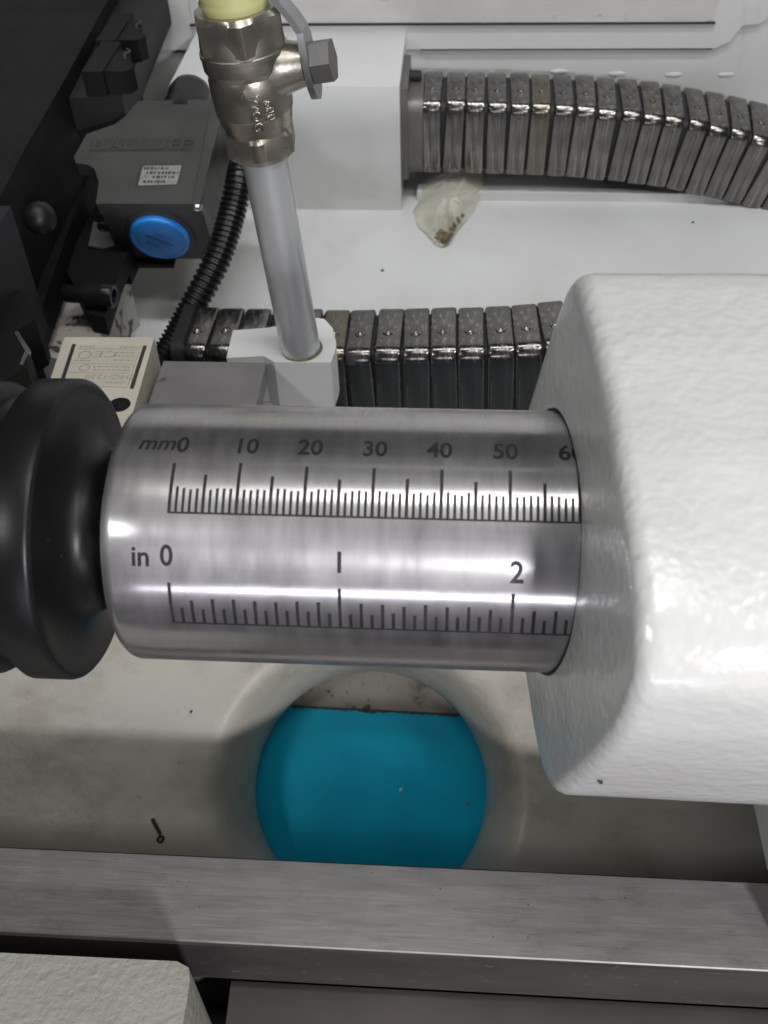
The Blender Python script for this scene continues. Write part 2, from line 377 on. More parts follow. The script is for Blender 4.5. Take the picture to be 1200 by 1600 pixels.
for i in range(39):
    t = -.335 if i % 16 == 0 else -.465 if i % 2 == 0 else -.54
    strip(bm, i*25.4/16, IB, i*25.4/16, t+random.uniform(-.012, .012), .5)
strip(bm, -.15, IB, 38*25.4/16+.3, IB, .30)
finish(bm, 'inch_scale', 'ink', q)
def qtext(s, x, phi, h, **k):
    bm = text_bm(s, h, lambda u, v, w_: onq(x+u, phi+v/QR, .014), bold=.02, **k)
    return finish(bm, 'numeral' if s.strip().isdigit() else 'unit_mark', 'ink', q, smooth=False)
for i in range(0, 70, 10): qtext(str(i), i*.972+.7, .695, 3.0, width=.9)
qtext('mm', -3.3, .705, 2.75, shear=.18, width=.95)
qtext('in', -4.1, -.15, 3.0, width=.95); qtext('0', -.2, -.14, 3.1, width=.9)
qtext('1', 25.4, -.155, 3.1, width=.92); qtext('2', 51.2, -.19, 3.2, width=.92)
# ================================================================== TAILSTOCK
ts = thing('tailstock', 'cream painted cast tailstock body that the steel quill slides into', 'tailstock', (110, 0, -101))
SEC = [(18, 40), (0, 38.5), (-17, 35.6), (-32, 31), (-40.5, 27.5), (-44.6, 22), (-44.4, 12), (-42, 2), (-39, -8), (-36, -17), (-33.2, -23.2), (-28, -26),
       (-18, -27), (-6, -26.6), (10, -26.4), (23, -24), (29, -14), (30, 0), (28.4, 9), (26, 19), (23.6, 29), (21.4, 36.4)]
ang_r = sorted((math.atan2(z, y), math.hypot(y, z)) for y, z in SEC)
def rad(t):
    t = (t+math.pi) % (2*math.pi)-math.pi; k = len(ang_r)
    for i in range(k):
        a0, r0 = ang_r[i]; a1, r1 = ang_r[(i+1) % k]
        if i == k-1: a1 += 2*math.pi
        tt = t+2*math.pi if (i == k-1 and t < ang_r[0][0]) else t
        if a0 <= tt <= a1:
            # straight chord between the two corner points
            p0 = Vector((r0*math.cos(a0), r0*math.sin(a0))); p1 = Vector((r1*math.cos(a1), r1*math.sin(a1)))
            d = Vector((math.cos(tt), math.sin(tt))); e = p1-p0; den = d.x*e.y-d.y*e.x
            return (p0.x*e.y-p0.y*e.x)/den
    return r0
NT = 200
raw = [rad(2*math.pi*i/NT) for i in range(NT)]
for _ in range(3): raw = [(raw[i-1]+2*raw[i]+raw[(i+1) % NT])/4 for i in range(NT)]
KF = 3/21
def xface(y, z): return 57+KF*(-y+z)*math.sqrt(.5)
bm = BM(); rings = []
def tring(fr, dx, bore=False, flat=0):
    L = []
    for i in range(NT):
        t = 2*math.pi*i/NT; r = fr(i); y, z = r*math.cos(t), r*math.sin(t)
        yy, zz = (y, z)
        x = xface(yy, zz)*(1-flat)+57*flat+dx
        nn = Vector((x, y, z)); L.append(bm.verts.new(nn))
    rings.append(L)
tring(lambda i: 21.62, 9); tring(lambda i: 21.62, .6); tring(lambda i: 21.8, .12); tring(lambda i: 22.2, 0)
for f in (.25, .5, .75): tring(lambda i, f=f: 22.2+(max(raw[i]-2.8, 22.6)-22.2)*f, 0)
RF = 2.8
for k in range(0, 7):
    a = math.pi/2*k/6
    tring(lambda i, a=a: max(raw[i]-RF+RF*math.sin(a), 22.8+.5*math.sin(a)), RF*(1-math.cos(a)))
for X, g in ((12, .0), (20, .2), (30, .4), (45, .6), (60, .8), (80, 1.), (110, 1.2), (140, 1.4)):
    tring(lambda i, g=g: raw[i]*(1+.012*g), X)
for p, s in zip(rings, rings[1:]):
    for i in range(NT): bm.faces.new((p[i], p[(i+1) % NT], s[(i+1) % NT], s[i]))
bm.faces.new(rings[-1])
for v in bm.verts: v.co += .12*Vector((noise.noise(v.co*.12), noise.noise(v.co*.12+Vector((9, 0, 0))), noise.noise(v.co*.12+Vector((0, 9, 0)))))
hous = finish(bm, 'housing', 'tail', ts, ang=60)
for (y, z, dx, a, b) in ((-1.2, 36.2, 1.6, 1.1, .35), (-34.4, -14, .9, .8, .4), (-38.2, -8, 3.2, .35, 1.6)):
    g = BM(); c = Vector((xface(y, z)+dx, y, z)); nr = Vector((-.75, y*.012, z*.012)).normalized(); t1 = nr.cross(Vector((0, .6, -.8))).normalized(); t2 = nr.cross(t1)
    g_ = bmesh.ops.create_icosphere(g, subdivisions=2, radius=1)
    for v in g_['verts']: v.co = c+t1*v.co.x*b+t2*v.co.y*a*(1+.3*noise.noise(v.co*3))+nr*v.co.z*.5
    finish(g, 'paint_nick', 'chip', hous)
bm = BM(); rr_ = []
for r_, dx in ((21.42, 6), (21.42, .12), (21.7, .06)):
    rr_.append([bm.verts.new((xface(r_*math.cos(2*math.pi*i/96), r_*math.sin(2*math.pi*i/96))+dx, r_*math.cos(2*math.pi*i/96), r_*math.sin(2*math.pi*i/96))) for i in range(96)])
for p, s in zip(rr_, rr_[1:]):
    for i in range(96): bm.faces.new((p[i], p[(i+1) % 96], s[(i+1) % 96], s[i]))
finish(bm, 'bore_seal', 'dark', ts)
finish(box(115, 200, -26, 60, -99.5, -22), 'foot', 'tail', ts, bev=3, seg=4)
# ================================================================== BLACK NUT ON THE QUILL NOSE
prof = [(-9.8, 12), (-10.4, 15.2), (-10.8, 15.6), (-11.4, 15.3), (-12.4, 14.3), (-13.8, 13.5), (-15.4, 13.3), (-16.8, 13.7), (-18.0, 14.8), (-18.8, 16.4), (-19.25, 18.4), (-19.45, 20.6), (-19.5, 22.6),
        (-19.4, 24.0), (-19.5, 24.6), (-19.9, 25.05), (-20.4, 25.2), (-25.9, 25.2), (-26.5, 24.7)]
nut = thing('live_centre', 'glossy black flanged centre fitted on the end of the quill', 'lathe centre', (-30, 0, -25.7))
finish(lathe(prof, (0, 0, 0), (1, 0, 0), 128), 'flange', 'gloss', nut, ang=60)
finish(lathe([(-26.9, 21), (-27.6, 22.2), (-31, 22.2), (-31.6, 23.8), (-33, 24.6), (-75, 24.6), (-75, 5)], (0, 0, 0), (1, 0, 0), 96), 'body', 'gloss', nut, ang=50)
finish(lathe([(-10.65, 15.2), (-10.8, 16.6), (-11.8, 16.6), (-12.1, 15.2)], (0, 0, 0), (1, 0, 0), 96), 'collar', 'flange', nut, ang=50)
# ================================================================== BED
bw = thing('bed_way', 'scuffed bright steel bed rail running below the quill', 'rail', (20, -18, -165))
bm = prism([(-28.2, -100.25), (-27.95, -100), (-9.0, -100), (-8.7, -100.3), (-8.7, -165), (-22, -165), (-22, -121.5), (-28.2, -119)], (-160, 0, 0), (0, 1, 0), (0, 0, 1), 0, 420)
finish(bm, 'rail', 'way', bw, smooth=False)
finish(box(-160, 260, -8.6, -7.2, -165, -103), 'rear_edge', 'dark', bw)
MT['shadefront'] = M('shaded_rail_steel', (.13, .122, .118), .5, .6, var=(60, (.075, .07, .067), .9, (.4, 1, 1.4)), bumps=[(900, .03, 4, (.15, 1, 1))], dirt=[(500, .62, .70, (.30, .29, .28), .6, (.5, 1, 1))])
finish(box(-160, 260, -28.8, -28.1, -118.8, -100.5), 'front_face', 'shadefront', bw)  # thin skin over the rail front, its darker colour standing in for shade
sl = thing('cross_slide', 'dull brown-grey steel slide below the front of the bed rail', 'slide', (60, -50, -160))
finish(prism([(-7.2, -27), (260, -27), (260, -90), (-5, -90)], (0, 0, -125), (1, 0, 0), (0, 1, 0), -30, 0), 'slide_top', 'slide', sl, bev=.5)
finish(box(-160, 260, -90, -21.5, -170, -156), 'slide_base', 'dark', sl)
cv = thing('saddle_cover', 'cream rough-textured cast cover beside the bed rail', 'cover', (-60, -60, -150))
bm = prism([(-160, -38.9), (-11, -38.3), (-8.4, -39.4), (-7.6, -42), (-7.4, -50), (-7.8, -95), (-160, -95)], (0, 0, -85), (1, 0, 0), (0, 1, 0), -64, 0)
finish(bm, 'cover_plate', 'cover', cv, bev=1.6, seg=4)
# ================================================================== COOLANT PIPE AND VALVE
PBs = Vector((-3.1, 126.8, -54.6)); PD = (Vector((-9.2, 126.8, 27.5))-PBs).normalized()
pa = Vector((1, 0, 0)); pa = (pa-PD*pa.dot(PD)).normalized(); pb = PD.cross(pa)      # pa right, pb back
cp = thing('coolant_pipe', 'round aluminium coolant pipe with a ball valve standing on the white block', 'pipe', PBs)
finish(lathe([(-8, 5.75), (0, 5.75), (30, 5.75), (64, 5.75)], PBs, PD, 64), 'pipe', 'alu', cp)
def hexring(t0, t1, af, cham=.8, rot=0., n=6, top=True, bot=True):
    """hexagonal nut whose corners are turned off to a cone at the ends"""
    bm = BM(); rc = af/math.cos(math.pi/n)/1.0; rmax = rc*.985; K = 96; rings = []
    def hr(a): 
        s = (a+rot) % (2*math.pi/n)-math.pi/n; return af/math.cos(s)
    steps = [(t0, af*.93), (t0, af*.97), (t0+cham*.9, rmax*1.02), (t1-cham*.9, rmax*1.02), (t1, af*.97), (t1, af*.93)]
    for t, lim in steps:
        rings.append([bm.verts.new(PBs+PD*t+(pa*math.cos(2*math.pi*i/K)+pb*math.sin(2*math.pi*i/K))*min(hr(2*math.pi*i/K), lim)) for i in range(K)])
    for p, s in zip(rings, rings[1:]):
        for i in range(K): bm.faces.new((p[i], p[(i+1) % K], s[(i+1) % K], s[i]))
    bm.faces.new(rings[0][::-1]); bm.faces.new(rings[-1]); return bm
vb = finish(lathe([(60.5, 6.2), (61.4, 7.0), (66, 8.0), (68.4, 8.5), (69.2, 8.9), (71.5, 9.2), (72, 9.5), (76, 9.7), (80, 9.7), (81.2, 9.3), (82, 9.7), (82.6, 10.1), (84.5, 10.2), (88, 10.0), (92, 9.4)], PBs, PD, 72), 'valve_body', 'nickel', cp, ang=28)
finish(hexring(60.6, 67.6, 8.3, 1.4, .42), 'lower_hex', 'nickel', vb, ang=25)
finish(hexring(86.2, 95.2, 9.6, 1.2, .28), 'upper_hex', 'nickel', vb, ang=25)
finish(lathe([(85.2, 9.9), (85.5, 10.4), (86.4, 10.4), (86.7, 9.9)], PBs, PD, 72), 'ring', 'nickel', vb)
finish(lathe([(59.6, 5.8), (59.8, 6.7), (60.7, 6.8), (61, 6)], PBs, PD, 64), 'sealing_ring', 'zinc', cp)
# raised casting letters, read from the top down
def onv(u, v, w_, t0, a0): 
    a = a0+v/9.7; rr = 9.62+w_
    return PBs+PD*(t0-u)+(pa*math.cos(a)+pb*math.sin(a))*rr
for s, a0, t0 in (('600', -.98, 74.4), ('WOG', -1.32, 74.2)):
    finish(text_bm(s, 2.3, lambda u, v, w_, a0=a0, t0=t0: onv(u, v, w_, t0, a0), extrude=.6, maxlen=.9, bold=.02), 'raised_lettering', 'nickel', vb, smooth=False)
# yellow hose end above the valve
finish(lathe([(93.5, 7.4), (95.8, 7.6), (97, 8.2), (98, 7.7), (99, 8.3), (100.2, 7.8), (101.4, 8.4), (104, 8), (112, 8)], PBs, PD, 48), 'hose_end', 'yellow', cp, ang=60)
# stem boss, lever and nut
SO = PBs+PD*80.5; SD = (pa*.985-pb*.06+PD*.08).normalized()
finish(lathe([(4, 6.9), (8.5, 6.6), (10, 5.9), (13.5, 5.0), (14.4, 4.8)], SO, SD, 48), 'stem_boss', 'nickel', vb, ang=40)
d_, a_, b_ = SD, None, None
su = (PD-SD*PD.dot(SD)).normalized(); sv = SD.cross(su)
lev = BM()
def plate(pts, t0, t1, bm):
    lo = [bm.verts.new(SO+SD*t0+su*p[0]+sv*p[1]) for p in pts]; hi = [bm.verts.new(SO+SD*t1+su*p[0]+sv*p[1]) for p in pts]
    k = len(pts)
    for i in range(k): bm.faces.new((lo[i], lo[(i+1) % k], hi[(i+1) % k], hi[i]))
    bm.faces.new(lo[::-1]); bm.faces.new(hi)
plate([(8, -3.2), (5, -4.2), (0, -4.8), (-4.4, -4.6), (-7.2, -3.2), (-8.6, 0), (-7.2, 3.2), (-4.4, 4.6), (0, 4.8), (5, 4.2), (8, 3.2)], 14.6, 16.2, lev)
le = finish(lev, 'lever', 'zinc', cp, bev=.3)
bm = BM(); rows = []
for (u_, t_) in ((7.8, 15.4), (11, 14.0), (14.5, 11.9), (18, 10.4), (21, 10.4), (26, 11.6), (34, 13.5)):
    rows.append([bm.verts.new(SO+SD*(t_+dt)+su*u_+sv*y_) for dt, y_ in ((-.8, -3.2), (.8, -3.2), (.8, 3.2), (-.8, 3.2))])
for p, s in zip(rows, rows[1:]):
    for i in range(4): bm.faces.new((p[i], p[(i+1) % 4], s[(i+1) % 4], s[i]))
bm.faces.new(rows[0][::-1]); bm.faces.new(rows[-1])
finish(bm, 'lever_arm', 'zinc', le, ang=50)
pts = [(5.0*math.cos(R(60*i+18)), 5.0*math.sin(R(60*i+18))) for i in range(6)]
bm = BM(); plate(pts, 16.3, 21.0, bm); finish(bm, 'lever_nut', 'flange', le, bev=.5)
# pipe block
blk = thing('pipe_block', 'white painted metal block the coolant pipe stands in', 'block', (-8, 131, -100))
out = [(-24.3, 121.8), (-24.7, 135.6), (-14.5, 137.2), (-10.5, 138.6), (-7, 141), (-2, 143), (2.2, 142.2), (5.2, 137.5), (7.0, 130), (7.1, 127.5), (6.4, 120.4), (-10.0, 120.2), (-13.5, 123.0)]
finish(prism(out, (0, 0, -54.6), (1, 0, 0), (0, 1, 0), -17, 0), 'block', 'white', blk, bev=.5)
finish(lathe([(-.4, 5.8), (-.2, 6.35), (.25, 6.3), (.4, 5.8)], PBs, PD, 48), 'seal_bead', 'grit', blk)
finish(box(-22, 4, 122.5, 139, -99.8, -72), 'post', 'white', blk, bev=.5)
# grey steel plate in front of it
gp = thing('steel_bracket', 'flat grey steel plate in front of the white pipe block', 'plate', (-27, 108, -100))
finish(box(-42.3, -12.3, 78, 119.4, -60, -54.3), 'plate', 'plate', gp, bev=.35)
finish(box(-40, -15, 84, 106, -112, -60.2), 'leg', 'plate', gp, bev=.35)
# ================================================================== METAL CONDUITS
def rrect(wy, wz, rc, k=6):
    pts = []
    for cxx, cyy, a0 in ((wy/2-rc, wz/2-rc, 0), (-wy/2+rc, wz/2-rc, 90), (-wy/2+rc, -wz/2+rc, 180), (wy/2-rc, -wz/2+rc, 270)):
        for i in range(k+1): a = R(a0+90*i/k); pts.append((cxx+rc*math.cos(a), cyy+rc*math.sin(a)))
    return pts
def seg_mesh(wy, wz, rc, ln, face=None):
    bm = BM(); rings = []
    for x, ins in ((-ln/2, 2.2), (-ln/2, .7), (-ln/2+.35, .25), (-ln/2+1, .05), (ln/2-1, 0), (ln/2-.35, .15), (ln/2, .6), (ln/2, 2.2)):
        rings.append([bm.verts.new((x, y, z)) for y, z in rrect(wy-2*ins, wz-2*ins, rc-ins*.6)])
    k = len(rings[0])
    for p, s in zip(rings, rings[1:]):
        for i in range(k): bm.faces.new((p[i], p[(i+1) % k], s[(i+1) % k], s[i]))
    # pressed rib down the front face and a dished pad on top
    for z0, z1, yy in (() if face else ((-wz/2+rc*.8, wz/2-rc*1.25, -wy/2),)):
        v = [bm.verts.new((x, yy-h, z)) for z in (z0, z1) for x, h in ((-.75, -.05), (-.3, .35), (.3, .35), (.75, -.05))]
        for i in range(3): bm.faces.new((v[i], v[i+1], v[i+5], v[i+4]))
        bm.faces.new((v[0], v[1], v[2], v[3])); bm.faces.new((v[4], v[5], v[6], v[7]))
    bmesh.ops.recalc_face_normals(bm, faces=bm.faces[:]); bmesh.ops.scale(bm, verts=bm.verts[:], vec=(S, S, S))
    me = bpy.data.meshes.new('segment'); bm.to_mesh(me); bm.free()
    me.polygons.foreach_set('use_smooth', [True]*len(me.polygons)); me.set_sharp_from_angle(angle=R(40)); me.materials.append(MT['cond'])
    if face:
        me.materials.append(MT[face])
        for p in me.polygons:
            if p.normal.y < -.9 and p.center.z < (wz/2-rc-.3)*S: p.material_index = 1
    return me
def riv_mesh():
    bm = lathe([(-.2, 1.7), (.15, 1.7), (.4, 1.45), (.25, 1.0), (.3, .8), (.7, .5), (.78, .2)], (0, 0, 0), (0, 0, 1), 16)
    bmesh.ops.scale(bm, verts=bm.verts[:], vec=(S, S, S)); me = bpy.data.meshes.new('rivet'); bm.to_mesh(me); bm.free()
    me.polygons.foreach_set('use_smooth', [True]*len(me.polygons)); me.materials.append(MT['cond']); return me
RIV = riv_mesh()
def conduit(name, label, path, wy, wz, rc, pitch, ln, start, twist=None, face=None):
    root = thing(name, label, 'conduit', path[0]-Vector((0, 0, wz/2)), 'segmented metal conduits')
    L = [0]
    for a, b in zip(path, path[1:]): L.append(L[-1]+(b-a).length)
    def at(s):
        for i in range(len(L)-1):
            if L[i] <= s <= L[i+1]: t = (s-L[i])/(L[i+1]-L[i]); return path[i].lerp(path[i+1], t), (path[min(i+2, len(path)-1)]-path[max(i-1, 0)]).normalized()
    me = seg_mesh(wy, wz, rc, ln, face); o0 = Vector(root['_o'])
    core = BM(); rings = []
    s = start
    while s < L[-1]-.01:
        p, d = at(s)
        x = d; y = Vector((0, 0, 1)).cross(x).normalized(); z = x.cross(y)
        tw = twist(s/L[-1]) if twist else 0
        y, z = y*math.cos(tw)+z*math.sin(tw), z*math.cos(tw)-y*math.sin(tw)
        j = Vector((random.uniform(-.15, .15), random.uniform(-.2, .2), random.uniform(-.2, .2)))
        if abs((s-start)/pitch-round((s-start)/pitch)) < .01:
            o = bpy.data.objects.new('segment', me); col.objects.link(o); o.parent = root
            q_ = (p-o0+j)*S
            rx = Matrix(((x.x, y.x, z.x, q_.x), (x.y, y.y, z.y, q_.y), (x.z, y.z, z.z, q_.z), (0, 0, 0, 1)))
            o.matrix_local = rx @ Matrix.Rotation(random.uniform(-.022, .022), 4, 'X') @ Matrix.Rotation(random.uniform(-.03, .03), 4, 'Y') @ Matrix.Rotation(random.uniform(-.02, .02), 4, 'Z')
            r_ = bpy.data.objects.new('rivet', RIV); col.objects.link(r_); r_.parent = o
            r_.location = Vector((random.uniform(-.3, .3), -wy*.10+random.uniform(-.4, .4), wz/2))*S
        rings.append([core.verts.new(p+y*a+z*b) for a, b in rrect(wy-3.4, wz-3.4, rc-1)])
        s += pitch/2
    k = len(rings[0])
    for p, q2 in zip(rings, rings[1:]):
        for i in range(k): core.faces.new((p[i], p[(i+1) % k], q2[(i+1) % k], q2[i]))
    core.faces.new(rings[0][::-1]); core.faces.new(rings[-1])
    finish(core, 'inner_core', 'dark', root, ang=50)
    return root
up_path = spline([(18, 314.5, -71.0), (60, 314.5, -71.6), (95, 314, -73.0), (125, 313, -75.8), (150, 311.5, -79.5), (175, 309, -85), (200, 305, -92)], 60)
cu_ = conduit('upper_conduit', 'segmented steel conduit bolted to the side of the white wall housing', up_path, 33, 33, 4.6, 8.95, 7.9, 12.5, lambda t: .10*t)
bm = box(17.6, 20.4, 297.0, 333, -88.5, -49.5); finish(bm, 'mounting_flange', 'flange', cu_, bev=.4)
bm = prism(rrect(33, 33, 5.5), (19, 314.5, -71), (0, 1, 0), (0, 0, 1), 1.0, 7.6); finish(bm, 'end_collar', 'flange', cu_, bev=.3)
finish(lathe([(0, 2.3), (4.6, 2.3), (5, 1.9)], (20.4, 318, -52.6), (1, 0, 0), 20), 'bolt', 'blackgrey', cu_)
lo_path = spline([(-46, 160.5, -85.0), (-20, 160, -84.8), (10, 159.6, -84.4), (35, 159.6, -83.6), (60, 160, -82.2), (85, 161.2, -80), (115, 163.6, -77)], 60)
cl_ = conduit('lower_conduit', 'segmented steel conduit passing behind the white pipe block', lo_path, 27, 29, 4.0, 8.95, 8.45, 4.2, face='shadeside')
bm = prism(rrect(30, 31, 5), (-46, 160.5, -84.6), (0, 1, 0), (0, 0, 1), -3, 1.0); finish(bm, 'end_flange', 'blackgrey', cl_, bev=.4)
# ================================================================== LIMIT SWITCH WITH BLUE CAP
T20 = R(20); SO2 = Vector((-81.6, 198.2, -47.3)); ex = Vector((1, 0, 0)); ey = Vector((0, math.cos(T20), math.sin(T20))); ez = Vector((0, -math.sin(T20), math.cos(T20)))
sw = thing('limit_switch', 'dark grey limit switch box with a bright blue round cap', 'limit switch', (-64, 212, -100))
topo = [(0, 0), (36, 0), (39.0, 48.4), (7.5, 47.6), (5.8, 44), (4.2, 40.5), (.9, 36.4), (-3, 34.4), (-8.8, 31.6), (-11.4, 20.6), (-10.3, 18.2), (-6, 17.4), (-3.2, 15.6), (-.6, 9.6)]
hsg = finish(prism([(p[0], p[1]+.01) for p in topo], SO2, ex, ey, -5.2, 0), 'lid', 'switch', sw, bev=.6)
bodyo = [(0, .6), (36, .6), (38.8, 47.8), (8, 47), (1, 36), (-3, 30), (-5, 18), (-1, 10)]
body = finish(prism(bodyo, SO2, ex, ey, -29.6, -5.25), 'body', 'switch', sw, bev=.5)
bm = prism([(33.2, 0), (33.6, 0), (34.4, 48.2), (34.0, 48.2)], SO2, ex, ey, 0, .06); finish(bm, 'seam', 'dark', hsg)
fmap = planemap(SO2+ey*.55, ex, ez)
fo = SO2+ey*.5
cc = fo+ex*18.2-ez*16.2
finish(lathe([(-2, 12.2), (.35, 12.2), (.7, 11.6), (.7, 10)], cc, -ey, 64), 'cap_seat', 'switch', body)
cap = finish(lathe([(-1, 10.6), (1.9, 10.6), (2.5, 10.3), (2.75, 9.7), (2.75, 9.0), (2.6, 8.8), (2.6, .5)], cc, -ey, 72), 'cap', 'blue', sw, ang=14)
sa = (ex*math.cos(R(-32))+ez*math.sin(R(-32))); sb_ = -ey.cross(sa)
def capmap(du, dv): return planemap(cc-ey*2.6+sa*du+(sa.cross(-ey)*-1)*dv, sa, (sa.cross(-ey)*-1))
sn = sa.cross(-ey)*-1
slot = BM()
pts = [(4.6+.55*math.cos(R(a)), .55*math.sin(R(a))) for a in range(-90, 91, 30)]+[(-4.6-.55*math.cos(R(a)), -.55*math.sin(R(a))) for a in range(-90, 91, 30)]
prism(pts, cc-ey*2.62, sa, sn, -.3, .04, slot)
MT['bluedark'] = M('blue_slot', (.012, .10, .36), .5)
MT['bluetext'] = M('blue_raised', (.02, .20, .66), .4)
finish(slot, 'slot', 'bluedark', cap)
nvec = sa.cross(sn); sgn = 1 if nvec.dot(-ey) > 0 else -1
def capm(u0, v0): return lambda u, v, w_: cc-ey*(2.62+w_)-sa*(u+u0)-sn*(v+v0)
finish(text_bm('pflitsch', 1.7, capm(-.4, -2.3), extrude=.14), 'raised_lettering', 'bluetext', cap, smooth=False)
finish(text_bm('M20', 1.9, capm(1.2, 3.0), extrude=.14), 'raised_lettering', 'bluetext', cap, smooth=False)
# logo and type plate on the lid
lm = planemap(SO2+ex*12.4+ey*26.2, ex, ey)
bm = prism([(-6.6, 23.2), (30.2, 23.9), (30.6, 29.6), (-6.8, 29.0)], SO2, ex, ey, 0, .12)
MT['recess'] = M('recess_grey', (.030, .029, .027), .5, bumps=[(500, .1, 3, I3)])
finish(bm, 'logo_field', 'recess', hsg)
finish(text_bm('BALLUFF', 4.6, lambda u, v, w_: SO2+ex*(11.9+u)+ey*(26.5+v+u*.018)+ez*(.1+w_), extrude=.28, width=1.42, maxlen=9), 'logo_lettering', 'switch', hsg, smooth=False)
finish(prism([(12.4, 7.6), (27.2, 8.2), (28.0, 17.6), (12.9, 17.4)], SO2, ex, ey, 0, .10), 'plate_recess', 'dark', hsg)
MT['typeplate'] = M('type_plate', (.42, .42, .40), .4, .6, var=(500, (.22, .22, .21), .8, I3))
tp = finish(prism([(13.5, 7.9), (26.9, 8.5), (27.5, 17.0), (13.9, 16.7)], SO2, ex, ey, .1, .25), 'type_plate', 'typeplate', hsg)
bm = BM()
for r_, (y0, x0, x1) in enumerate(((15.6, 14.4, 23), (13.6, 15.6, 26.6), (11.7, 18, 26), (9.6, 15, 22))):
    x = x0
    while x < x1:
        wd = random.uniform(.4, 1.3); prism([(x, y0-.55), (x+wd, y0-.55), (x+wd, y0+.55), (x, y0+.55)], SO2, ex, ey, .25, .29, bm); x += wd+random.uniform(.25, .6)
finish(bm, 'worn_print', 'recess', tp, smooth=False)
for u_, v_ in ((35.2, -1.6), (35.4, -27.0)):
    c = SO2+ex*(u_-.4)+ez*v_+ey*.4
    finish(lathe([(-.5, 1.6), (.5, 1.6), (1.1, 1.1), (1.3, .3)], c, -ey, 24), 'screw', 'bright', body)
bm = prism([(-8.6, -20), (1.2, -22.4), (0, -31), (-8, -29.4)], SO2+ey*.4, ex, ez, -9, 2.2); finish(bm, 'side_boss', 'switch', body, bev=.4)
finish(lathe([(0, 2.3), (.8, 2.3), (1, 1.7), (.2, 1.4)], SO2+ex*(-1.2)-ez*12.5+ey*1.0, -ey, 20), 'boss_screw', 'blackgrey', body)
finish(lathe([(0, 9.4), (6, 9.4), (7, 8.6), (14, 8.2), (17, 7.0), (19, 4)], SO2+ex*23+ey*46-ez*9, ey, 40), 'cable_gland', 'rubber', sw, ang=50)
# black bracket carrying the switch, with a bolt
br = thing('switch_bracket', 'black angled steel bracket under the limit switch with a protruding bolt', 'bracket', (-85, 190, -90))
finish(prism([(-96.3, 236), (-96.2, 192.2), (-79.5, 162.9), (-73.4, 160.7), (-75.4, 186.4), (-76.2, 236)], (0, 0, -68), (1, 0, 0), (0, 1, 0), -7, 0), 'bracket_plate', 'black', br, bev=.5)
finish(box(-95, -76, 199.5, 238, -80, -68.2), 'riser', 'black', br)
finish(prism([(-5, -31.9), (20, -31.9), (20.5, -30), (-5, -30)], SO2+ey*20, ex, ez, -22, 22), 'shelf', 'black', br, bev=.3)
bb = finish(lathe([(0, 4.0), (5.5, 4.0), (6, 3.5)], (-80, 168, -64.0), (1, -.08, 0), 28), 'bolt_head', 'black', br)
finish(lathe([(-8, 3.0), (0, 3.0)], (-80, 168, -64.0), (1, -.08, 0), 24), 'shank', 'black', br)
finish(lathe([(5.5, 4.1), (8.2, 4.1), (9, 3.6), (9, 2.4), (8, 2.2)], (-80, 168, -64.0), (1, -.08, 0), 28), 'nut', 'rubber', br)
# ================================================================== CREAM SWITCH
ps = thing('cream_switch', 'cream plastic limit switch with a faded upside-down type label', 'limit switch', (-58, 106, -66))
Oc = Vector((-72.3, 125, -50.4))
finish(prism([(0, 0), (26.6, .6), (28.1, -26.2), (28.6, -37.6), (28, -40), (3, -40), (1.9, -22.4)], Oc, (1, 0, 0), (0, 1, 0), -14.5, 0), 'case', 'cream', ps, bev=.9, seg=3)
lb = finish(prism([(4.9, -3.9), (23.7, -4.0), (24.4, -23.3), (6.2, -22.6)], Oc, (1, 0, 0), (0, 1, 0), 0, .35), 'label_plate', 'label', ps, bev=.15)
for a, b in (((3.3, -3.4), (4.9, -22.6)), ((24.3, -3.6), (25.1, -23.6))):
    bm = prism([(a[0], a[1]), (a[0]+1.1, a[1]), (b[0]+1.1, b[1]), (b[0], b[1])], Oc, (1, 0, 0), (0, 1, 0), 0, .08); finish(bm, 'label_groove', 'recess', ps)
def lt(s, h, u0, v0, **k):      # printed upside down as seen from the operator's side
    return finish(text_bm(s, h, lambda u, v, w_: Oc+Vector((u0-u, v0-v, .39+w_)), maxlen=9, **k), 'label_print', 'print', lb, smooth=False)
lt('D4C-1220', 2.0, 18.4, -19.0, width=1.15); lt('omron', 1.4, 20.4, -21.7); lt('CE', 3.0, 14.6, -8.6, width=1.3)
bm = BM()
for y0, x0, x1 in ((-6.0, 5.6, 23.4), (-17.2, 6.2, 23.6), (-13.0, 6, 23.6)):
    prism([(x0, y0-.1), (x1, y0-.1), (x1, y0+.1), (x0, y0+.1)], Oc, (1, 0, 0), (0, 1, 0), .35, .39, bm)
for y0, x0, x1 in ((-7.6, 17.4, 23), (-9.2, 17.2, 23), (-11.2, 17.6, 23.2), (-14.3, 12.5, 23), (-15.8, 13, 23.2), (-5, 18, 22.8), (-5, 6, 10), (-11.6, 6.4, 11)):
    x = x0
    while x < x1:
        wd = random.uniform(.25, .9); prism([(x, y0-.3), (x+wd, y0-.3), (x+wd, y0+.3), (x, y0+.3)], Oc, (1, 0, 0), (0, 1, 0), .35, .39, bm); x += wd+random.uniform(.2, .45)
finish(bm, 'small_print', 'print', lb, smooth=False)
for c, r0 in (((8.6, -9.0), 1.9), ((10.2, -15), 1.6)):
    finish(lathe([(.35, r0), (.39, r0), (.39, r0-.35), (.35, r0-.35)], Oc+Vector((c[0], c[1], 0)), (0, 0, 1), 24, cap=False), 'approval_mark', 'print', lb)
finish(lathe([(-1, 3.0), (.12, 3.0), (.2, 2.6), (.1, 1.5), (.3, 1.2), (.35, .2)], Oc+Vector((24.0, -30.6, 0)), (0, 0, 1), 32), 'mounting_screw', 'black', ps)
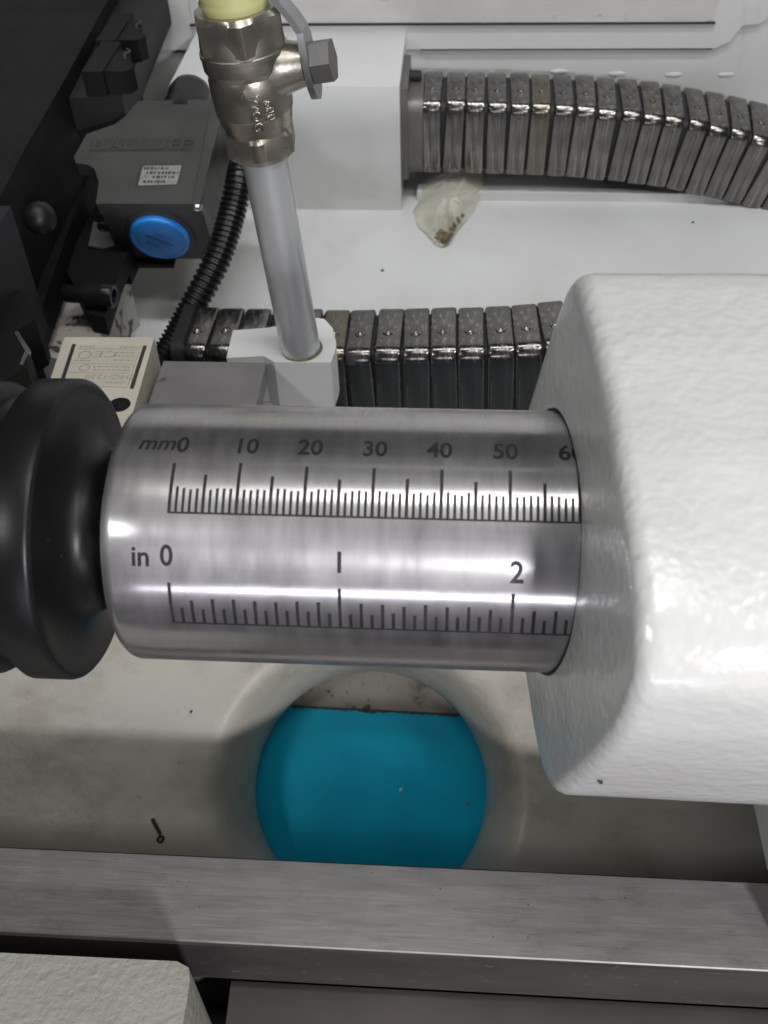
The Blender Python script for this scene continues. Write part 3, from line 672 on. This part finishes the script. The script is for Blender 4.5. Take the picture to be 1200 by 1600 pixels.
finish(lathe([(0, 3.2), (3.0, 3.2), (3.4, 2.7)], Oc+Vector((15.5, -.5, -5)), (0, 1, 0), 28), 'plunger', 'zinc', ps)
finish(lathe([(0, 4.6), (.8, 4.6)], Oc+Vector((17, 0.2, -4.6)), (0, 1, 0), 28), 'plunger_boot', 'rubber', ps)
finish(box(-69, -46, 82, 118, -99.8, -65.2), 'mount', 'blackgrey', ps)
# ================================================================== CORRUGATED CABLE
cpath = spline([(-37, 246, -52), (-34.5, 226, -46), (-32.5, 211, -41), (-35.2, 199.2, -51), (-39.6, 187, -61.5), (-47.6, 173.5, -72.6), (-54.5, 163.5, -81.5), (-63, 154, -90), (-72, 143, -95)], 420)
cc_ = finish(sweep(cpath, lambda i: 4.75 if i % 6 in (0, 1, 2) else 4.05, 20), 'corrugated_cable', 'rubber', ang=50)
tag(cc_, 'black corrugated cable tube running down behind the coolant pipe', 'cable')
# ================================================================== HEADSTOCK SIDE
hs = thing('headstock', 'large black painted headstock casting with a stepped edge', 'headstock', (-140, 220, -100))
bm = prism([(-106.5, 350), (-86.4, 350), (-79.9, 243), (-99.5, 243)], (0, 0, -30), (1, 0, 0), (0, 1, 0), -12, 0)
finish(bm, 'edge_strip', 'blackgrey', hs, bev=.6)
bm = prism([(-112, 243), (-99, 243), (-98.4, 230), (-90.6, 154), (-89, 128), (-112, 128)], (0, 0, -60), (1, 0, 0), (0, 1, 0), -12, 0)
finish(bm, 'lower_edge', 'black', hs, bev=.6)
bm = prism([(-240, 360), (-107.0, 360), (-99.9, 243), (-97.5, 190), (-93, 130), (-93, 128), (-240, 128)], (0, 0, -24), (1, 0, 0), (0, 1, 0), -74, 0)
finish(bm, 'casting', 'black', hs, bev=1.2)
finish(lathe([(0, 4.6), (2, 5.2), (4, 5.0), (6, 3.6), (7, 1.5)], (-90.5, 168, -36), (1, -.5, .2), 32), 'round_plug', 'gloss', hs)
gb = tag(finish(box(-112, -86.5, 104, 146, -62, -20), 'junction_box', 'blackgrey', bev=1.2), 'small dark grey box mounted against the black headstock', 'box')
finish(prism([(-2, -2), (2, -2), (2, 2), (-2, 2)], (-91, 140, -20), (1, 0, 0), (0, 1, 0), 0, .8), 'screw_cap', 'zinc', gb, bev=.3)
ft = thing('support_casting', 'worn white painted foot beside the black headstock', 'casting', (-92, 195, -100))
finish(prism([(-112, 258), (-100.5, 250), (-77.5, 201.8), (-79.5, 197.5), (-76.5, 160.5), (-80, 151), (-85.5, 147), (-95.8, 150.8), (-101, 172.8)], (0, 0, -75.4), (1, 0, 0), (0, 1, 0), -24, 0), 'foot_casting', 'wornwhite', ft, bev=1.2, seg=3)
lmp = thing('chuck_guard', 'black cast bracket with a rounded nose beside the worn white casting', 'bracket', (-85, 110, -58))
finish(prism([(-120, 134.5), (-88, 134.5), (-82, 131), (-77.2, 123), (-76.6, 119), (-80.5, 112), (-73.4, 104), (-72, 97), (-80, 84), (-120, 84)], (0, 0, -40), (1, 0, 0), (0, 1, 0), -16, 0), 'casting', 'black', lmp, bev=1.6, seg=3)
finish(prism([(-80.2, 112.2), (-79.2, 112.6), (-73.2, 104.2), (-73.0, 97.4), (-74.0, 97.6), (-74.4, 103.8)], (0, 0, -40), (1, 0, 0), (0, 1, 0), -1, .3), 'worn_edge', 'zinc', lmp)
finish(box(-112, -98, 88, 126, -99.8, -56.2), 'post', 'black', lmp)
# black cable clamps
for k, (y0, label) in enumerate(((252, 'black rubber cable clamp on the headstock edge, next to the limit switch'), (281, 'black rubber cable clamp on the headstock edge, farther from the limit switch'))):
    t = thing('cable_clamp', label, 'clamp', (-87, y0+10, -30), 'clamps on the headstock edge')
    x0 = -93-(k*2.5)
    bm = box(x0, x0+7.5, y0-8, y0+20, -29.8, -21); finish(bm, 'clamp_block', 'black', t, bev=.8)
    arc = [(7.6, 0), (15.5, 0), (17.5, 4), (15.8, 7), (13.4, 9.5), (12.6, 12.6), (13.2, 16), (10.5, 19), (7.6, 19)]
    bm = prism([(x0+a, y0-6+b) for a, b in arc], (0, 0, -29.8), (1, 0, 0), (0, 1, 0), 0, 8.2); finish(bm, 'clamp_jaw', 'black', t, bev=.5)
    pth = spline([(x0+13, y0+3.6, -21.3), (x0+12.2, y0+7, -20.6), (x0+13, y0+11, -21.2), (x0+11, y0+14, -21.4)], 16)
    finish(sweep(pth, .35, 8), 'edge_lip', 'switch', t)
# ================================================================== PLASTIC BAG
bg = thing('plastic_bag', 'crumpled clear plastic bag with brown grit below the upper conduit', 'bag', (38, 285, -96))
outl = [(23.2, 288), (26.0, 303), (33, 309), (38, 311), (46, 313), (52.4, 310), (51.5, 299), (47.5, 286.5), (41, 270), (36.6, 260), (30, 268), (25, 279)]
bm = BM(); ctr = Vector((38, 287, 0)); rings_t = []; rings_b = []
K = 72
pp = spline([(x, y, 0) for x, y in outl]+[(outl[0][0], outl[0][1], 0)], K)[:K]
for s in (1, .93, .8, .6, .4, .2):
    h = 7.5*(1-s**2.2)
    for L, sg in ((rings_t, 1), (rings_b, -.15)):
        row = []
        for p in pp:
            c = ctr.lerp(p, s); nz = noise.noise(Vector((c.x*.16, c.y*.16, sg)))*3.4+noise.noise(Vector((c.x*.45, c.y*.45, sg*3)))*1.9
            lift = max(0, (c.y-297))*.45
            row.append(bm.verts.new((c.x+nz*.25, c.y, -98.6+lift+sg*h+(nz*(1-s*.7) if sg > 0 else 0))))
        L.append(row)
for L in (rings_t, rings_b):
    for p, q2 in zip(L, L[1:]):
        for i in range(K): bm.faces.new((p[i], p[(i+1) % K], q2[(i+1) % K], q2[i]))
    bm.faces.new(L[-1])
bmesh.ops.recalc_face_normals(bm, faces=bm.faces[:])
finish(bm, 'film', 'bag', bg, ang=28)
bm = BM()
for i in range(170):
    t = random.random(); y = 261.5+t*20; x = 36.4+random.uniform(-1, 1)*(1+t*7.5)
    c = Vector((x, y, -98.2+random.uniform(0, 2.6))); r_ = random.uniform(.5, 1.5)
    g = bmesh.ops.create_icosphere(bm, subdivisions=1, radius=r_)
    sc_ = Vector((random.uniform(.6, 1.5), random.uniform(.6, 1.5), random.uniform(.4, .9)))
    for v in g['verts']: v.co = Vector((v.co.x*sc_.x, v.co.y*sc_.y, v.co.z*sc_.z))*random.uniform(.85, 1.15)+c
gr = finish(bm, 'grit', 'grit', bg); gr['kind'] = 'stuff'
# ================================================================== SMALL DEBRIS
def chip(label, p, n_, size, mat='chip', pts=None):
    n_ = Vector(n_).normalized(); a = n_.orthogonal().normalized(); b = n_.cross(a); k = 9; bm = BM()
    lo, hi = [], []
    for i in range(k):
        t = 2*math.pi*i/k; r = size*random.uniform(.45, 1.15)
        d = a*math.cos(t)*r*1.25+b*math.sin(t)*r*.8
        lo.append(bm.verts.new(Vector(p)+d+n_*.02)); hi.append(bm.verts.new(Vector(p)+d*.8+n_*size*random.uniform(.25, .6)))
    for i in range(k): bm.faces.new((lo[i], lo[(i+1) % k], hi[(i+1) % k], hi[i]))
    bm.faces.new(lo[::-1]); bm.faces.new(hi)
    return tag(finish(bm, 'metal_chip', mat, ang=20), label, 'chip', 'loose chips')
def onc(u, v, d=.3): return CO+cx*u+cy*v+cn*d
chip('dark metal chip lying alone on the pan near the coolant pipe', (12.4, 242.6, -99.9), (0, 0, 1), .8)
chip('tiny dark chip on the pan just below the plastic bag', (32.9, 264, -99.9), (0, 0, 1), .45)
chip('small dark chip on the pan below the long run of upper conduit', (141.2, 282.6, -99.9), (0, 0, 1), .8)
chip('black chip at the top edge of the blue sheet', onc(-2.9, 23.9, -33.7), cn, 1.3)
chip('small dark chip on the slope left of the round opening', onc(-52.8, 21.6), cn, .55)
chip('bright speck in the middle of the blue sheet', onc(9.4, -1.6, -33.9), cn, .7, 'bright')
chip('bright curl near the rim of the blue sheet', onc(31, -5.0, -33.9), cn, .9, 'bright')
cr = spline([onc(-62.3, -9.8, .5), onc(-61.2, -11.4, .8), onc(-59.9, -13.4, .6), onc(-59.6, -14.6, .9), onc(-60.4, -15.6, .6), onc(-59.2, -16.2, .7), onc(-58.5, -15.0, .6), onc(-59.4, -14.4, .8)], 40)
tag(finish(sweep(cr, lambda i: .55 if i < 14 else .32, 8), 'swarf_curl', 'chip'), 'black curled sliver of swarf lying on the off-white slope', 'swarf')
